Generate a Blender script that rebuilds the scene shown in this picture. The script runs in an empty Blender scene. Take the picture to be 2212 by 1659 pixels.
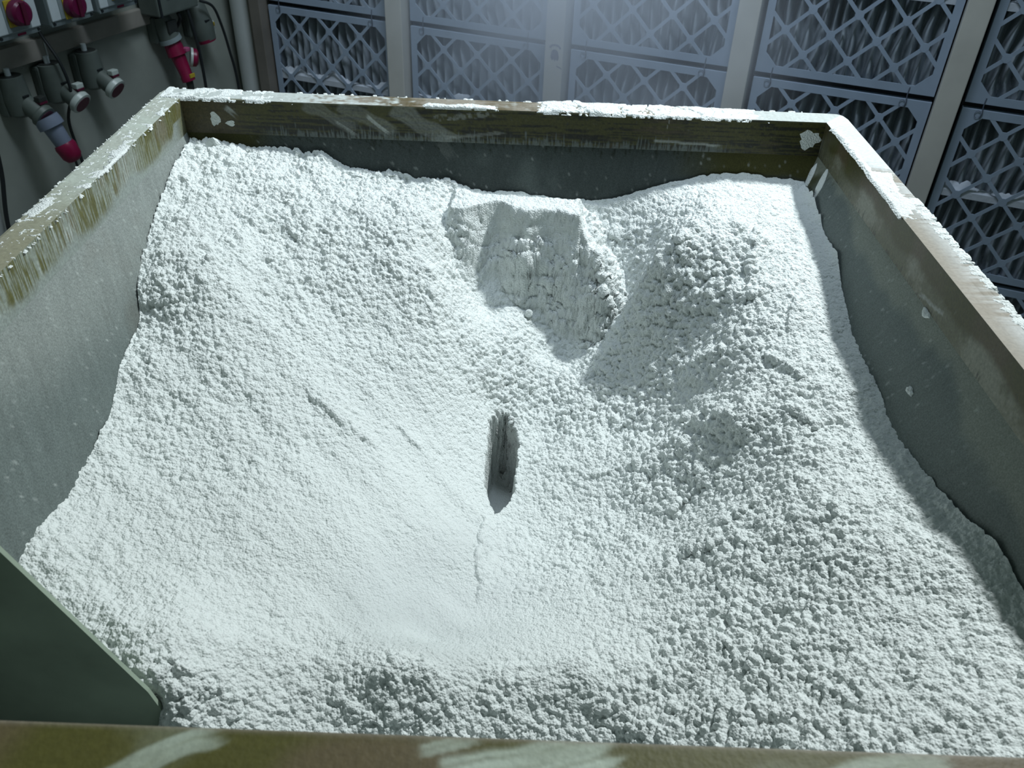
import bpy, bmesh, math, random
import numpy as np
from mathutils import Vector, Matrix

# ---------------------------------------------------------------- camera
scene = bpy.context.scene
COL = scene.collection
CAM_R = [[0.999293, 0.020558, 0.03148], [0.037518, -0.599815, -0.799259], [0.002452, 0.799875, -0.600162]]
cam_d = bpy.data.cameras.new('camera'); cam = bpy.data.objects.new('camera', cam_d); COL.objects.link(cam)
cam_d.sensor_fit = 'HORIZONTAL'; cam_d.sensor_width = 36.0; cam_d.lens = 1808.94 * 36.0 / 2212.0
cam_d.clip_start = 0.02; cam_d.clip_end = 50
r_, d_, f_ = CAM_R
cam.matrix_world = Matrix(((r_[0], -d_[0], -f_[0], 0.03339), (r_[1], -d_[1], -f_[1], -1.73016), (r_[2], -d_[2], -f_[2], 0.56919), (0, 0, 0, 1)))
cam_d.dof.use_dof = True; cam_d.dof.focus_distance = 1.35; cam_d.dof.aperture_fstop = 10.0
scene.camera = cam

# ---------------------------------------------------------------- light and exposure
world = bpy.data.worlds.new('world'); scene.world = world; world.use_nodes = True
bg = world.node_tree.nodes['Background']; bg.inputs[0].default_value = (0.68, 0.95, 0.90, 1); bg.inputs[1].default_value = 0.095
def lamp(name, kind, loc, target, energy, color, **kw):
    d = bpy.data.lights.new(name, kind); o = bpy.data.objects.new(name, d); COL.objects.link(o)
    o.location = loc; d.energy = energy; d.color = color
    o.rotation_euler = (Vector(target) - Vector(loc)).to_track_quat('-Z', 'Y').to_euler()
    for k, v in kw.items(): setattr(d, k, v)
    return o
# work lamp above the far right corner of the hopper
lamp('work_lamp', 'SPOT', (1.71, 0.66, 2.60), (-0.02, -0.76, -0.2), 515, (0.93, 0.985, 1.0), spot_size=math.radians(44), spot_blend=0.55, shadow_soft_size=0.09)
# unseen bluish area lamps, added to brighten the filter wall and left wall
lamp('wall_fill_lamp', 'AREA', (0.25, 0.05, 2.3), (0.35, 1.25, -0.3), 14, (0.72, 0.84, 1.0), shape='RECTANGLE', size=1.3, size_y=0.4, spread=math.radians(100))
lamp('wall_fill_lamp', 'AREA', (-0.35, 0.55, 2.2), (-1.35, 0.7, -0.3), 3.2, (0.85, 0.95, 1.0), shape='RECTANGLE', size=1.2, size_y=0.4, spread=math.radians(90))
scene.view_settings.view_transform = 'Standard'; scene.view_settings.look = 'None'
scene.view_settings.exposure = 0.0; scene.view_settings.gamma = 1.0; scene.view_settings.use_curve_mapping = False
scene.cycles.use_denoising = True; scene.cycles.use_adaptive_sampling = True; scene.cycles.adaptive_threshold = 0.03
scene.cycles.max_bounces = 8; scene.cycles.diffuse_bounces = 2; scene.cycles.volume_bounces = 1
scene.cycles.volume_step_rate = 4.0; scene.cycles.volume_max_steps = 20

# ---------------------------------------------------------------- helpers
rnd = random.Random(7)
def tag(o, label=None, cat=None, group=None, kind=None):
    if label: o['label'] = label
    if cat: o['category'] = cat
    if group: o['group'] = group
    if kind: o['kind'] = kind
    return o
def empty(name, mat=None, loc=None):
    o = bpy.data.objects.new(name, None); COL.objects.link(o); o.empty_display_size = 0.05
    if mat is not None: o.matrix_world = mat
    if loc is not None: o.location = loc
    return o
def link(name, me, mat=None, parent=None, world_m=None):
    o = bpy.data.objects.new(name, me); COL.objects.link(o)
    if mat and not me.materials: me.materials.append(mat)
    if parent: o.parent = parent
    if world_m is not None: o.matrix_world = world_m
    return o
def np_mesh(name, V, F, smooth=True, colors=None):
    me = bpy.data.meshes.new(name); V = np.asarray(V, np.float32); F = np.asarray(F, np.int32); n = F.shape[1]
    me.vertices.add(len(V)); me.vertices.foreach_set('co', V.ravel())
    me.loops.add(F.size); me.loops.foreach_set('vertex_index', F.ravel())
    me.polygons.add(len(F)); me.polygons.foreach_set('loop_start', np.arange(0, F.size, n, dtype=np.int32))
    try: me.polygons.foreach_set('loop_total', np.full(len(F), n, np.int32))
    except Exception: pass
    me.update(calc_edges=True); me.validate()
    me.polygons.foreach_set('use_smooth', np.full(len(F), smooth))
    if colors is not None:
        a = me.color_attributes.new('tint', 'FLOAT_COLOR', 'POINT')
        c = np.ones((len(V), 4), np.float32); c[:, :3] = colors; a.data.foreach_set('color', c.ravel())
    return me
def grid_faces(nu, nv):
    i = np.arange(nu - 1)[:, None] * nv + np.arange(nv - 1)[None, :]
    return np.stack([i, i + nv, i + nv + 1, i + 1], -1).reshape(-1, 4)
class BM:
    def __init__(s): s.b = bmesh.new()
    def box(s, x0, x1, y0, y1, z0, z1, bev=0.0, seg=2):
        r = bmesh.ops.create_cube(s.b, size=1.0)['verts']
        for v in r: v.co = Vector((x0 + (v.co.x + .5) * (x1 - x0), y0 + (v.co.y + .5) * (y1 - y0), z0 + (v.co.z + .5) * (z1 - z0)))
        if bev:
            es = list({e for v in r for e in v.link_edges}); bmesh.ops.bevel(s.b, geom=es, offset=bev, segments=seg, affect='EDGES', profile=0.6)
        return s
    def lathe(s, prof, a, b, n=20, cap=True):
        a = Vector(a); d = (Vector(b) - a); L = d.length; d.normalize(); u = d.orthogonal().normalized(); w = d.cross(u)
        rings = []
        for t, r in prof:
            c = a + d * (t * L); rings.append([s.b.verts.new(c + (u * math.cos(2 * math.pi * i / n) + w * math.sin(2 * math.pi * i / n)) * max(r, 1e-4)) for i in range(n)])
        for p, q in zip(rings, rings[1:]):
            for i in range(n): s.b.faces.new((p[i], p[(i + 1) % n], q[(i + 1) % n], q[i]))
        if cap: s.b.faces.new(rings[0][::-1]); s.b.faces.new(rings[-1])
        return s
    def tube(s, pts, r, n=8):
        pts = [Vector(p) for p in pts]; sm = []
        for i in range(len(pts) - 1):
            p0 = pts[max(i - 1, 0)]; p1 = pts[i]; p2 = pts[i + 1]; p3 = pts[min(i + 2, len(pts) - 1)]
            for k in range(8):
                t = k / 8; sm.append(0.5 * ((2 * p1) + (p2 - p0) * t + (2 * p0 - 5 * p1 + 4 * p2 - p3) * t * t + (3 * p1 - p0 - 3 * p2 + p3) * t ** 3))
        sm.append(pts[-1]); rings = []; up = None
        for i, c in enumerate(sm):
            d = (sm[min(i + 1, len(sm) - 1)] - sm[max(i - 1, 0)]).normalized()
            up = d.orthogonal().normalized() if up is None else (up - d * up.dot(d)).normalized(); w = d.cross(up)
            rings.append([s.b.verts.new(c + (up * math.cos(2 * math.pi * j / n) + w * math.sin(2 * math.pi * j / n)) * r) for j in range(n)])
        for p, q in zip(rings, rings[1:]):
            for i in range(n): s.b.faces.new((p[i], p[(i + 1) % n], q[(i + 1) % n], q[i]))
        s.b.faces.new(rings[0][::-1]); s.b.faces.new(rings[-1]); return s
    def prism(s, pts, y0, y1):           # polygon in x,z extruded along y
        a = [s.b.verts.new((x, y0, z)) for x, z in pts]; c = [s.b.verts.new((x, y1, z)) for x, z in pts]; n = len(pts)
        for i in range(n): s.b.faces.new((a[i], a[(i + 1) % n], c[(i + 1) % n], c[i]))
        s.b.faces.new(a[::-1]); s.b.faces.new(c); return s
    def mesh(s, name, smooth=False):
        bmesh.ops.recalc_face_normals(s.b, faces=s.b.faces)
        me = bpy.data.meshes.new(name); s.b.to_mesh(me); s.b.free()
        if smooth:
            me.polygons.foreach_set('use_smooth', np.full(len(me.polygons), True))
            try: me.set_sharp_from_angle(angle=math.radians(38))
            except Exception: pass
        return me
    def obj(s, name, mat, parent=None, smooth=False): return link(name, s.mesh(name, smooth), mat, parent)

# ---- numeric noise
_T = {}
def _tab(seed):
    if seed not in _T: _T[seed] = np.random.RandomState(seed).rand(3, 256, 256).astype(np.float32)
    return _T[seed]
def vn(x, y, cx, cy, seed, ang=0.0):      # smooth value noise, -1..1
    if ang: ca, sa = math.cos(ang), math.sin(ang); x, y = x * ca + y * sa, -x * sa + y * ca
    t = _tab(seed)[0]; x = x / cx + 57.3; y = y / cy + 91.7; xi = np.floor(x).astype(int); yi = np.floor(y).astype(int)
    fx = x - xi; fy = y - yi; fx = fx * fx * fx * (fx * (fx * 6 - 15) + 10); fy = fy * fy * fy * (fy * (fy * 6 - 15) + 10)
    g = lambda i, j: t[(xi + i) & 255, (yi + j) & 255]
    return 2 * ((g(0, 0) * (1 - fx) + g(1, 0) * fx) * (1 - fy) + (g(0, 1) * (1 - fx) + g(1, 1) * fx) * fy) - 1
def fbm(x, y, c, seed, o=4, g=0.5, an=1.0, ang=0.0):
    s = 0; a = 1; n = 0
    for i in range(o): s = s + a * vn(x, y, c, c * an, seed + i, ang); n += a; a *= g; c *= 0.5
    return s / n
def clump(x, y, c, seed, rmin=0.55, rmax=1.0):   # heap of rounded lumps, 0..1
    t = _tab(seed); x = x / c + 33.1; y = y / c + 71.9; xi = np.floor(x).astype(int); yi = np.floor(y).astype(int); out = np.zeros_like(x)
    for i in (-1, 0, 1):
        for j in (-1, 0, 1):
            a = (xi + i) & 255; b = (yi + j) & 255; px = xi + i + t[0][a, b]; py = yi + j + t[1][a, b]; h = t[2][a, b]
            r = rmin + (rmax - rmin) * h; q = 1 - ((x - px) ** 2 + (y - py) ** 2) / (r * r)
            out = np.maximum(out, (0.35 + 0.65 * h) * np.sqrt(np.maximum(q, 0)))
    return out
def clump3(x, y, w, c, seed, rmin=0.6, rmax=1.05):
    t = _tab(seed); sh = x.shape; x = (x / c + 33.1).ravel().astype(np.float32); y = (y / c + 71.9).ravel().astype(np.float32); w = (w / c + 45.7).ravel().astype(np.float32)
    xi = np.floor(x).astype(np.int32); yi = np.floor(y).astype(np.int32); wi = np.floor(w).astype(np.int32); out = np.zeros_like(x); t0, t1, t2 = (np.ascontiguousarray(k).ravel() for k in t)
    for k in (-1, 0, 1):
        for i in (-1, 0, 1):
            for j in (-1, 0, 1):
                id_ = (((xi + i) * 73 + (wi + k) * 151) & 255) * 256 + (((yi + j) + (wi + k) * 37) & 255)
                h = t2[id_]; q = (x - xi - i - t0[id_]) ** 2 + (y - yi - j - t1[id_]) ** 2 + (w - wi - k - t0[id_ ^ 85]) ** 2
                r = rmin + (rmax - rmin) * h; out = np.maximum(out, (0.35 + 0.65 * h) * np.sqrt(np.maximum(1 - q / (r * r), 0)))
    return out.reshape(sh)
def sst(a, b, x): t = np.clip((x - a) / (b - a), 0, 1); return t * t * (3 - 2 * t)
def tps(pts, X, Y, smooth=1e-5):
    P = np.array(pts, float); n = len(P); D = np.hypot(P[:, None, 0] - P[None, :, 0], P[:, None, 1] - P[None, :, 1])
    K = np.where(D > 0, D * D * np.log(D + 1e-12), 0) + np.eye(n) * smooth; Q = np.c_[np.ones(n), P[:, :2]]
    A = np.block([[K, Q], [Q.T, np.zeros((3, 3))]]); w = np.linalg.solve(A, np.r_[P[:, 2], 0, 0, 0])
    o = w[n] + w[n + 1] * X + w[n + 2] * Y
    for k in range(n):
        r2 = (X - P[k, 0]) ** 2 + (Y - P[k, 1]) ** 2; o = o + w[k] * 0.5 * r2 * np.log(r2 + 1e-12)
    return o
def mixc(a, b, t): return a + (b - a) * t[..., None]

# ---------------------------------------------------------------- materials
def mat(name, col, rough=0.6, metal=0.0, var=0.0, vscale=20.0, bump=0.0, bscale=80.0, attr=False, stretch=None, spec=0.5, col2=None):
    m = bpy.data.materials.new(name); m.use_nodes = True; nt = m.node_tree; N = nt.nodes; L = nt.links; bs = N['Principled BSDF']
    bs.inputs['Roughness'].default_value = rough; bs.inputs['Metallic'].default_value = metal
    bs.inputs['Specular IOR Level'].default_value = spec
    tc = N.new('ShaderNodeTexCoord'); mp = N.new('ShaderNodeMapping'); L.new(tc.outputs['Object'], mp.inputs[0])
    if stretch: mp.inputs['Scale'].default_value = stretch
    no = N.new('ShaderNodeTexNoise'); no.inputs['Scale'].default_value = vscale; no.inputs['Detail'].default_value = 6; L.new(mp.outputs[0], no.inputs['Vector'])
    mx = N.new('ShaderNodeMix'); mx.data_type = 'RGBA'
    if attr:
        at = N.new('ShaderNodeAttribute'); at.attribute_name = 'tint'
        mr = N.new('ShaderNodeMapRange'); mr.inputs['From Min'].default_value = 0.3; mr.inputs['From Max'].default_value = 0.7
        mr.inputs['To Min'].default_value = 1 - var; mr.inputs['To Max'].default_value = 1 + var; L.new(no.outputs[0], mr.inputs[0])
        vm = N.new('ShaderNodeVectorMath'); vm.operation = 'SCALE'; L.new(at.outputs['Color'], vm.inputs[0]); L.new(mr.outputs[0], vm.inputs['Scale']); L.new(vm.outputs[0], bs.inputs['Base Color'])
    else:
        c2 = col2 or tuple(c * (1 - var) for c in col); c1 = col if col2 else tuple(min(1, c * (1 + var)) for c in col)
        rp = N.new('ShaderNodeMapRange'); rp.inputs['From Min'].default_value = 0.35; rp.inputs['From Max'].default_value = 0.65; L.new(no.outputs[0], rp.inputs[0])
        mx.inputs[6].default_value = (*c2, 1); mx.inputs[7].default_value = (*c1, 1); L.new(rp.outputs[0], mx.inputs[0]); L.new(mx.outputs[2], bs.inputs['Base Color'])
    if bump:
        nb = N.new('ShaderNodeTexNoise'); nb.inputs['Scale'].default_value = bscale; nb.inputs['Detail'].default_value = 5; L.new(mp.outputs[0], nb.inputs['Vector'])
        bp = N.new('ShaderNodeBump'); bp.inputs['Strength'].default_value = bump; bp.inputs['Distance'].default_value = 0.002; L.new(nb.outputs[0], bp.inputs['Height']); L.new(bp.outputs[0], bs.inputs['Normal'])
    return m
M_powder = mat('white_powder', (0.755, 0.805, 0.79), 0.95, var=0.02, vscale=6, bump=0.5, bscale=420, spec=0.1)
def lumpy(m, scale, dist, strength):
    nt = m.node_tree; N = nt.nodes; Lk = nt.links; bs = N['Principled BSDF']; old = [n for n in N if n.type == 'BUMP'][0]
    vo = N.new('ShaderNodeTexVoronoi'); vo.feature = 'SMOOTH_F1'; vo.inputs['Scale'].default_value = scale; vo.inputs['Smoothness'].default_value = 0.3
    mp = [n for n in N if n.type == 'MAPPING'][0]; Lk.new(mp.outputs[0], vo.inputs['Vector'])
    bp = N.new('ShaderNodeBump'); bp.invert = True; bp.inputs['Strength'].default_value = strength; bp.inputs['Distance'].default_value = dist
    Lk.new(vo.outputs['Distance'], bp.inputs['Height']); Lk.new(old.outputs[0], bp.inputs['Normal']); Lk.new(bp.outputs[0], bs.inputs['Normal'])
lumpy(M_powder, 330, 0.0016, 0.9)
M_rim = mat('dusty_flange', (1, 1, 1), 0.55, var=0.12, vscale=160, bump=0.25, bscale=220, attr=True, spec=0.35)
M_leg = mat('stained_flange_leg', (1, 1, 1), 0.45, var=0.22, vscale=260, bump=0.2, bscale=260, attr=True, spec=0.35)
M_steel = mat('powder_dusted_steel', (1, 1, 1), 0.6, var=0.25, vscale=420, bump=0.15, bscale=400, attr=True, spec=0.3)
M_steel_out = mat('grey_painted_steel', (0.20, 0.22, 0.21), 0.5, var=0.1, vscale=14)
M_baffle = mat('greenish_grey_plate', (0.31, 0.38, 0.30), 0.6, var=0.16, vscale=9, bump=0.1, bscale=60, spec=0.3)
M_grille = mat('pale_blue_card', (0.35, 0.43, 0.53), 0.8, var=0.05, vscale=12, spec=0.2)
M_pleat = mat('grey_filter_cloth', (0.34, 0.39, 0.43), 0.95, var=0.18, vscale=22, bump=0.5, bscale=90, stretch=(1, 1, 0.35), spec=0.1)
M_ledge = mat('powdery_strip', (0.55, 0.60, 0.66), 0.9, var=0.06, vscale=30, bump=0.4, bscale=120)
M_dark = mat('black_backing', (0.02, 0.024, 0.03), 0.8)
M_post = mat('cream_post_paint', (0.62, 0.61, 0.55), 0.6, var=0.07, vscale=7, bump=0.1, bscale=50)
M_brown = mat('brown_grey_trim', (0.19, 0.175, 0.15), 0.6, var=0.12, vscale=9)
M_wall = mat('cream_wall_paint', (0.32, 0.35, 0.31), 0.6, var=0.10, vscale=5, bump=0.08, bscale=40)
M_column = mat('pale_column_paint', (0.52, 0.56, 0.54), 0.5, var=0.05, vscale=8)
M_rail = mat('cream_rail_paint', (0.29, 0.275, 0.24), 0.55, var=0.1, vscale=12)
M_grey = mat('grey_plastic', (0.115, 0.14, 0.125), 0.45, var=0.08, vscale=20)
M_plum = mat('dark_plum_plastic', (0.13, 0.004, 0.045), 0.3)
M_lgrey = mat('pale_grey_plastic', (0.62, 0.70, 0.72), 0.4, var=0.05, vscale=20)
M_mgrey = mat('mid_grey_plastic', (0.27, 0.33, 0.34), 0.45, var=0.05, vscale=20)
M_red = mat('crimson_plastic', (0.24, 0.006, 0.05), 0.35, var=0.1, vscale=20)
M_dred = mat('dark_red_plastic', (0.10, 0.006, 0.03), 0.4)
M_yel = mat('yellow_plastic', (0.55, 0.42, 0.04), 0.5)
M_black = mat('black_rubber', (0.014, 0.018, 0.02), 0.45)
M_dgrey = mat('charcoal_plastic', (0.03, 0.035, 0.032), 0.5)
M_bgrey = mat('blue_grey_plastic', (0.20, 0.24, 0.32), 0.4, var=0.1, vscale=14)
M_silver = mat('silver_grey_plastic', (0.55, 0.62, 0.58), 0.3)
M_wire = mat('dark_wire', (0.10, 0.12, 0.16), 0.4)
M_floor = mat('grey_floor', (0.22, 0.23, 0.22), 0.7, var=0.1, vscale=4)

# ---------------------------------------------------------------- room setting
TH = 0.37913
DU = Vector((math.cos(TH), -math.sin(TH), 0)); DN = Vector((math.sin(TH), math.cos(TH), 0))
P0 = Vector((-0.9406, 1.6718, -0.4804))
FLOOR_Z = -1.25
# wall frame: x along the filter wall, y into the wall, z up ; left frame: x away from camera, y into the wall
WM = Matrix.Translation(P0) @ Matrix.Rotation(-TH, 4, 'Z')
Q0 = P0 + DU * (-0.22); Q0.z = 0
LM = Matrix.Translation(Q0) @ Matrix.Rotation(math.pi / 2 - TH, 4, 'Z')
ZB = FLOOR_Z - P0.z

b = BM().box(-3.2, 5.0, -5.0, 3.0, FLOOR_Z - 0.05, FLOOR_Z); o = b.obj('floor', M_floor); tag(o, kind='structure')
wall_back = BM().box(-0.30, 4.6, 0.16, 0.20, ZB, 1.9).obj('wall_back', M_dark); wall_back.matrix_world = WM; tag(wall_back, kind='structure')
wall_left = BM().box(-4.2, 0.2, 0.0, 0.06, FLOOR_Z, 1.5).obj('wall_left', M_wall); wall_left.matrix_world = LM; tag(wall_left, kind='structure')
PITCH = 0.61325; ROW = 0.54; FW = 0.528; FH = 0.261
for c in range(0, 8):
    u0 = c * PITCH - PITCH + 0.533 if c else -0.06
    u1 = u0 + 0.066 if c else -0.012
    pb = BM().box(u0, u1, -0.043, 0.16, ZB, 1.9, 0.003); po = pb.obj('post', M_post if c else M_brown, wall_back)
    if c == 2:   # the dull mark on this post: an arch over a toothed blot
        stain = BM()
        arc = [(math.cos(a) * 0.021, math.sin(a) * 0.014) for a in np.linspace(0, math.pi, 12)] + [(math.cos(a) * 0.015, math.sin(a) * 0.008) for a in np.linspace(math.pi, 0, 12)]
        stain.prism([(u0 + 0.037 + x, 0.268 + z) for x, z in arc], -0.0436, -0.043)
        blot = [(-.014, -.012), (-.012, .006), (-.006, .014), (.006, .014), (.013, .006), (.016, -.012), (.011, -.022), (.006, -.016), (.002, -.024), (-.003, -.017), (-.008, -.022)]
        stain.prism([(u0 + 0.036 + x, 0.250 + z) for x, z in blot], -0.0436, -0.043)
        stain.prism([(u0 + 0.045, 0.213), (u0 + 0.064, 0.207), (u0 + 0.064, 0.204), (u0 + 0.045, 0.209)], -0.0436, -0.043)
        so = stain.obj('stain', mat('grey_violet_stain', (0.22, 0.215, 0.27), 0.8), po)
for r in (-1, 0, 1):
    for c in range(0, 6):
        BM().box(c * PITCH - 0.005, c * PITCH + 0.533, 0.02, 0.16, r * ROW + 0.2615, r * ROW + 0.2785).obj('cross_rail', M_dark, wall_back)
# pale column in the corner and the dark recess beside it
cb = BM().lathe([(0, .05), (1, .05)], (-0.136, 0.02, ZB), (-0.136, 0.02, 1.9), 32); o = cb.obj('trim_1', M_column, smooth=True); o.matrix_world = WM; tag(o, kind='structure')
o = BM().box(-0.24, -0.012, 0.05, 0.16, ZB, 1.9).obj('trim_2', M_brown); o.matrix_world = WM; tag(o, kind='structure')
o = BM().box(-0.085, -0.072, -0.02, 0.05, ZB, 1.9, 0.002).obj('trim_3', M_brown); o.matrix_world = WM; tag(o, kind='structure')
# shallow pilaster of the left wall, its paler colour standing in for light on it
o = BM().box(-1.42, -1.20, -0.035, 0.0, FLOOR_Z, -0.24, 0.012).obj('trim_4', M_column); o.matrix_world = LM; tag(o, kind='structure')

# ---------------------------------------------------------------- pleated filters
HX = 0.066; HY = 0.0651
def grille_mesh():
    g = BM(); t = 0.0035; bw = 0.023
    g.box(0, FW, -t, 0, FH - bw, FH); g.box(0, FW, -t, 0, -FH, -FH + bw); g.box(0, bw, -t, 0, -FH + bw, FH - bw); g.box(FW - bw, FW, -t, 0, -FH + bw, FH - bw)
    x0, x1, z0, z1 = bw * .7, FW - bw * .7, -FH + bw * .7, FH - bw * .7
    def strip(xa, za, xb, zb, hw=0.0054):
        d = Vector((xb - xa, zb - za)); d.normalize(); n = Vector((-d.y, d.x)) * hw
        g.prism([(xa + n.x, za + n.y), (xb + n.x, zb + n.y), (xb - n.x, zb - n.y), (xa - n.x, za - n.y)], -t + 0.0003, -0.0003)
    for fam in (1, -1):
        for kk in range(-12, 13):
            # nodes satisfy (ix + row) odd ; diagonals ix - fam*row = odd constant
            cst = 2 * kk + 1; pts = []
            for tt in np.linspace(-4.2, 12.2, 600):
                x = tt * HX; z = -fam * (tt - cst) * HY
                if x0 <= x <= x1 and z0 <= z <= z1: pts.append((x, z))
            if len(pts) > 12: strip(*pts[0], *pts[-1])
    for row in range(-3, 4):
        for ix in range(1, 8):
            if (ix + row) % 2:      # fillet plate at each crossing
                cx, cz = ix * HX, -row * HY; a = 0.0125; q = 0.0045
                g.prism([(cx - a, cz - q), (cx - q, cz - a), (cx + q, cz - a), (cx + a, cz - q), (cx + a, cz + q), (cx + q, cz + a), (cx - q, cz + a), (cx - a, cz + q)], -t - 0.0001, -0.0004)
    k = 0.052      # corner gussets of the card frame
    for sx, sz in ((0, -1), (0, 1), (1, -1), (1, 1)):
        X = FW - bw if sx else bw; Z = (FH - bw) * sz; dx = -1 if sx else 1
        g.prism([(X, Z), (X + dx * k * .72, Z), (X, Z - sz * k * .72)], -t, 0)
    # fillets where strips meet the frame
    for ix in range(0, 9):
        for sz in (-1, 1):
            if ix % 2 == 0:
                pass
    me = g.mesh('grille'); me.materials.append(M_grille); return me
def pleat_mesh(seed):
    n = 16; V = []; F = []; nx = n * 8 + 1; nz = 46
    X = np.linspace(0.006, FW - 0.006, nx)[:, None]; Z = np.linspace(-FH + 0.004, FH - 0.004, nz)[None, :]
    xx = X + 0 * Z; zz = Z + 0 * X
    wob = fbm(xx, zz, 0.12, seed, 3, an=1.6) * 0.012 + vn(xx, zz, 0.05, 0.10, seed + 5) * 0.006
    ph = (xx + wob) / (FW / n); tri = np.abs((ph % 1) - 0.5) * 2      # 1 at ridge .. 0 valley
    depth = 0.012 + 0.052 * (1 - tri ** 0.8) + fbm(xx, zz, 0.06, seed + 9, 3) * 0.006
    V = np.stack([xx, depth, zz], -1).reshape(-1, 3)
    me = np_mesh('pleated_cloth', V, grid_faces(nx, nz)); me.materials.append(M_pleat); return me
def ledge_mesh(seed):
    nx, ny = 120, 9; X = np.linspace(0.004, FW - 0.004, nx)[:, None]; Y = np.linspace(0, 1, ny)[None, :]
    xx = X + 0 * Y; yy = Y + 0 * X
    heap = np.maximum(0, fbm(xx, yy * 0.05, 0.07, seed, 4) - 0.05) * 0.055 + clump(xx, yy * .04, 0.014, seed + 1) * 0.005
    prof = np.sin(np.pi * np.clip(yy * 1.0, 0, 1)); z = 0.010 + heap * prof
    V = np.stack([xx, 0.002 + yy * 0.03, z], -1).reshape(-1, 3)
    me = np_mesh('mid_ledge', V, grid_faces(nx, ny))
    bm_ = bmesh.new(); bm_.from_mesh(me)
    r = bmesh.ops.create_cube(bm_, size=1.0)['verts']
    for v in r: v.co = Vector((0.004 + (v.co.x + .5) * (FW - .008), 0.0015 + (v.co.y + .5) * 0.034, -0.010 + (v.co.z + .5) * 0.0205))
    bm_.to_mesh(me); bm_.free(); me.materials.append(M_ledge); return me
def side_mesh():
    g = BM(); g.box(0, 0.004, 0.0, 0.095, -FH, FH); g.box(FW - .004, FW, 0.0, 0.095, -FH, FH); g.box(.004, FW - .004, 0.0, 0.095, FH - .004, FH); g.box(.004, FW - .004, 0.0, 0.095, -FH, -FH + .004); g.box(.004, FW - .004, 0.092, 0.095, -FH + .004, FH - .004)
    me = g.mesh('card_case'); me.materials.append(M_grille); return me
def hook_mesh():
    g = BM(); g.tube([(0, -0.005, -0.028), (0.003, -0.007, -0.012), (0, -0.006, 0.004), (0.001, -0.004, 0.030)], 0.0016, 6)
    ring = [(math.cos(a) * 0.008 - 0.008, -0.006, math.sin(a) * 0.010 - 0.018) for a in np.linspace(0.3, 5.6, 9)]
    g.tube(ring, 0.0007, 5); me = g.mesh('wire_hook', True); me.materials.append(M_wire); return me
GR = grille_mesh(); PL = [pleat_mesh(s) for s in (11, 31, 51)]; LE = [ledge_mesh(s) for s in (5, 8)]; SI = side_mesh(); HK = hook_mesh()
where = {
 (0, 1): 'filter panel mostly cut off by the top edge, leftmost column of the filter wall',
 (1, 1): 'filter panel at the top edge, second column from the left, above a long gap',
 (2, 1): 'hazy filter panel at the top, right of the post with a violet stain',
 (3, 1): 'large filter panel at the top, left of the rightmost cream post',
 (4, 1): 'filter panel in the top right corner, right of the rightmost cream post',
 (0, 0): 'filter panel left of all cream posts, powdery ledge showing above the hopper rim',
 (1, 0): 'lower filter panel in the second column from the left, behind the hopper rim',
 (2, 0): 'lower hazy filter panel just right of the stained post, behind the rim',
 (3, 0): 'lower filter panel behind the right rear corner of the hopper',
 (4, 0): 'dark filter panel with powdery ledge right of the rightmost post, above the right rim',
 (4, -1): 'filter panel barely showing at the right edge, lowest of its column'}
hk_no = 0
for (c, r), lab in where.items():
    root = empty('pleated_filter', WM @ Matrix.Translation((c * PITCH, 0, r * ROW)))
    tag(root, lab, 'air filter', 'pleated filters in the back wall')
    for nm, me in (('card_case', SI), ('grille', GR), ('pleated_cloth', PL[(c * 2 + r) % 3]), ('mid_ledge', LE[(c + r) % 2])):
        link(nm, me, None, root)
    for hx_ in (0.052, 0.455):
        h = link('wire_hook', HK, None, root); h.location = (hx_, 0, FH + 0.006)

# ---------------------------------------------------------------- left wall electrics
def L(s, z, out=0.0): return Vector((-s, -out, z))      # left frame point: s towards camera, out of wall
def lroot(name, s, z, out=0.0): return empty(name, LM @ Matrix.Translation(L(s, z, out)))
r1 = lroot('mounting_rail', 0.63, -0.19); tag(r1, 'long cream steel rail under the switch boxes, with two round holes at its far end', 'rail')
g = BM().box(-0.245, 0.265, -0.024, 0, -0.036, 0.020, 0.004); g.obj('rail_channel', M_rail, r1)
for hx_, hz in ((0.235, 0.008), (0.240, -0.018)): BM().lathe([(0, .0045), (1, .0045)], (hx_, -0.0262, hz), (hx_, -0.020, hz), 12).obj('hole_disc', M_black, r1)  # black discs painted on for the darkness of the two open holes
r2 = lroot('mounting_rail', 1.15, -0.19); tag(r2, 'cream steel rail with rounded corner at the left picture edge', 'rail')
pts = [(-0.35, -0.036), (0.272, -0.036), (0.276, -0.030), (0.276, 0.006)] + [(0.262 + 0.014 * math.cos(a), 0.008 + 0.014 * math.sin(a)) for a in np.linspace(0, math.pi / 2, 6)] + [(-0.35, 0.022)]
BM().prism(pts, -0.034, 0).obj('rail_channel', M_rail, r2)
BM().box(0.272, 0.2775, -0.0365, -0.001, -0.034, 0.012, 0.001).obj('rail_edge', M_column, r2)

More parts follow.
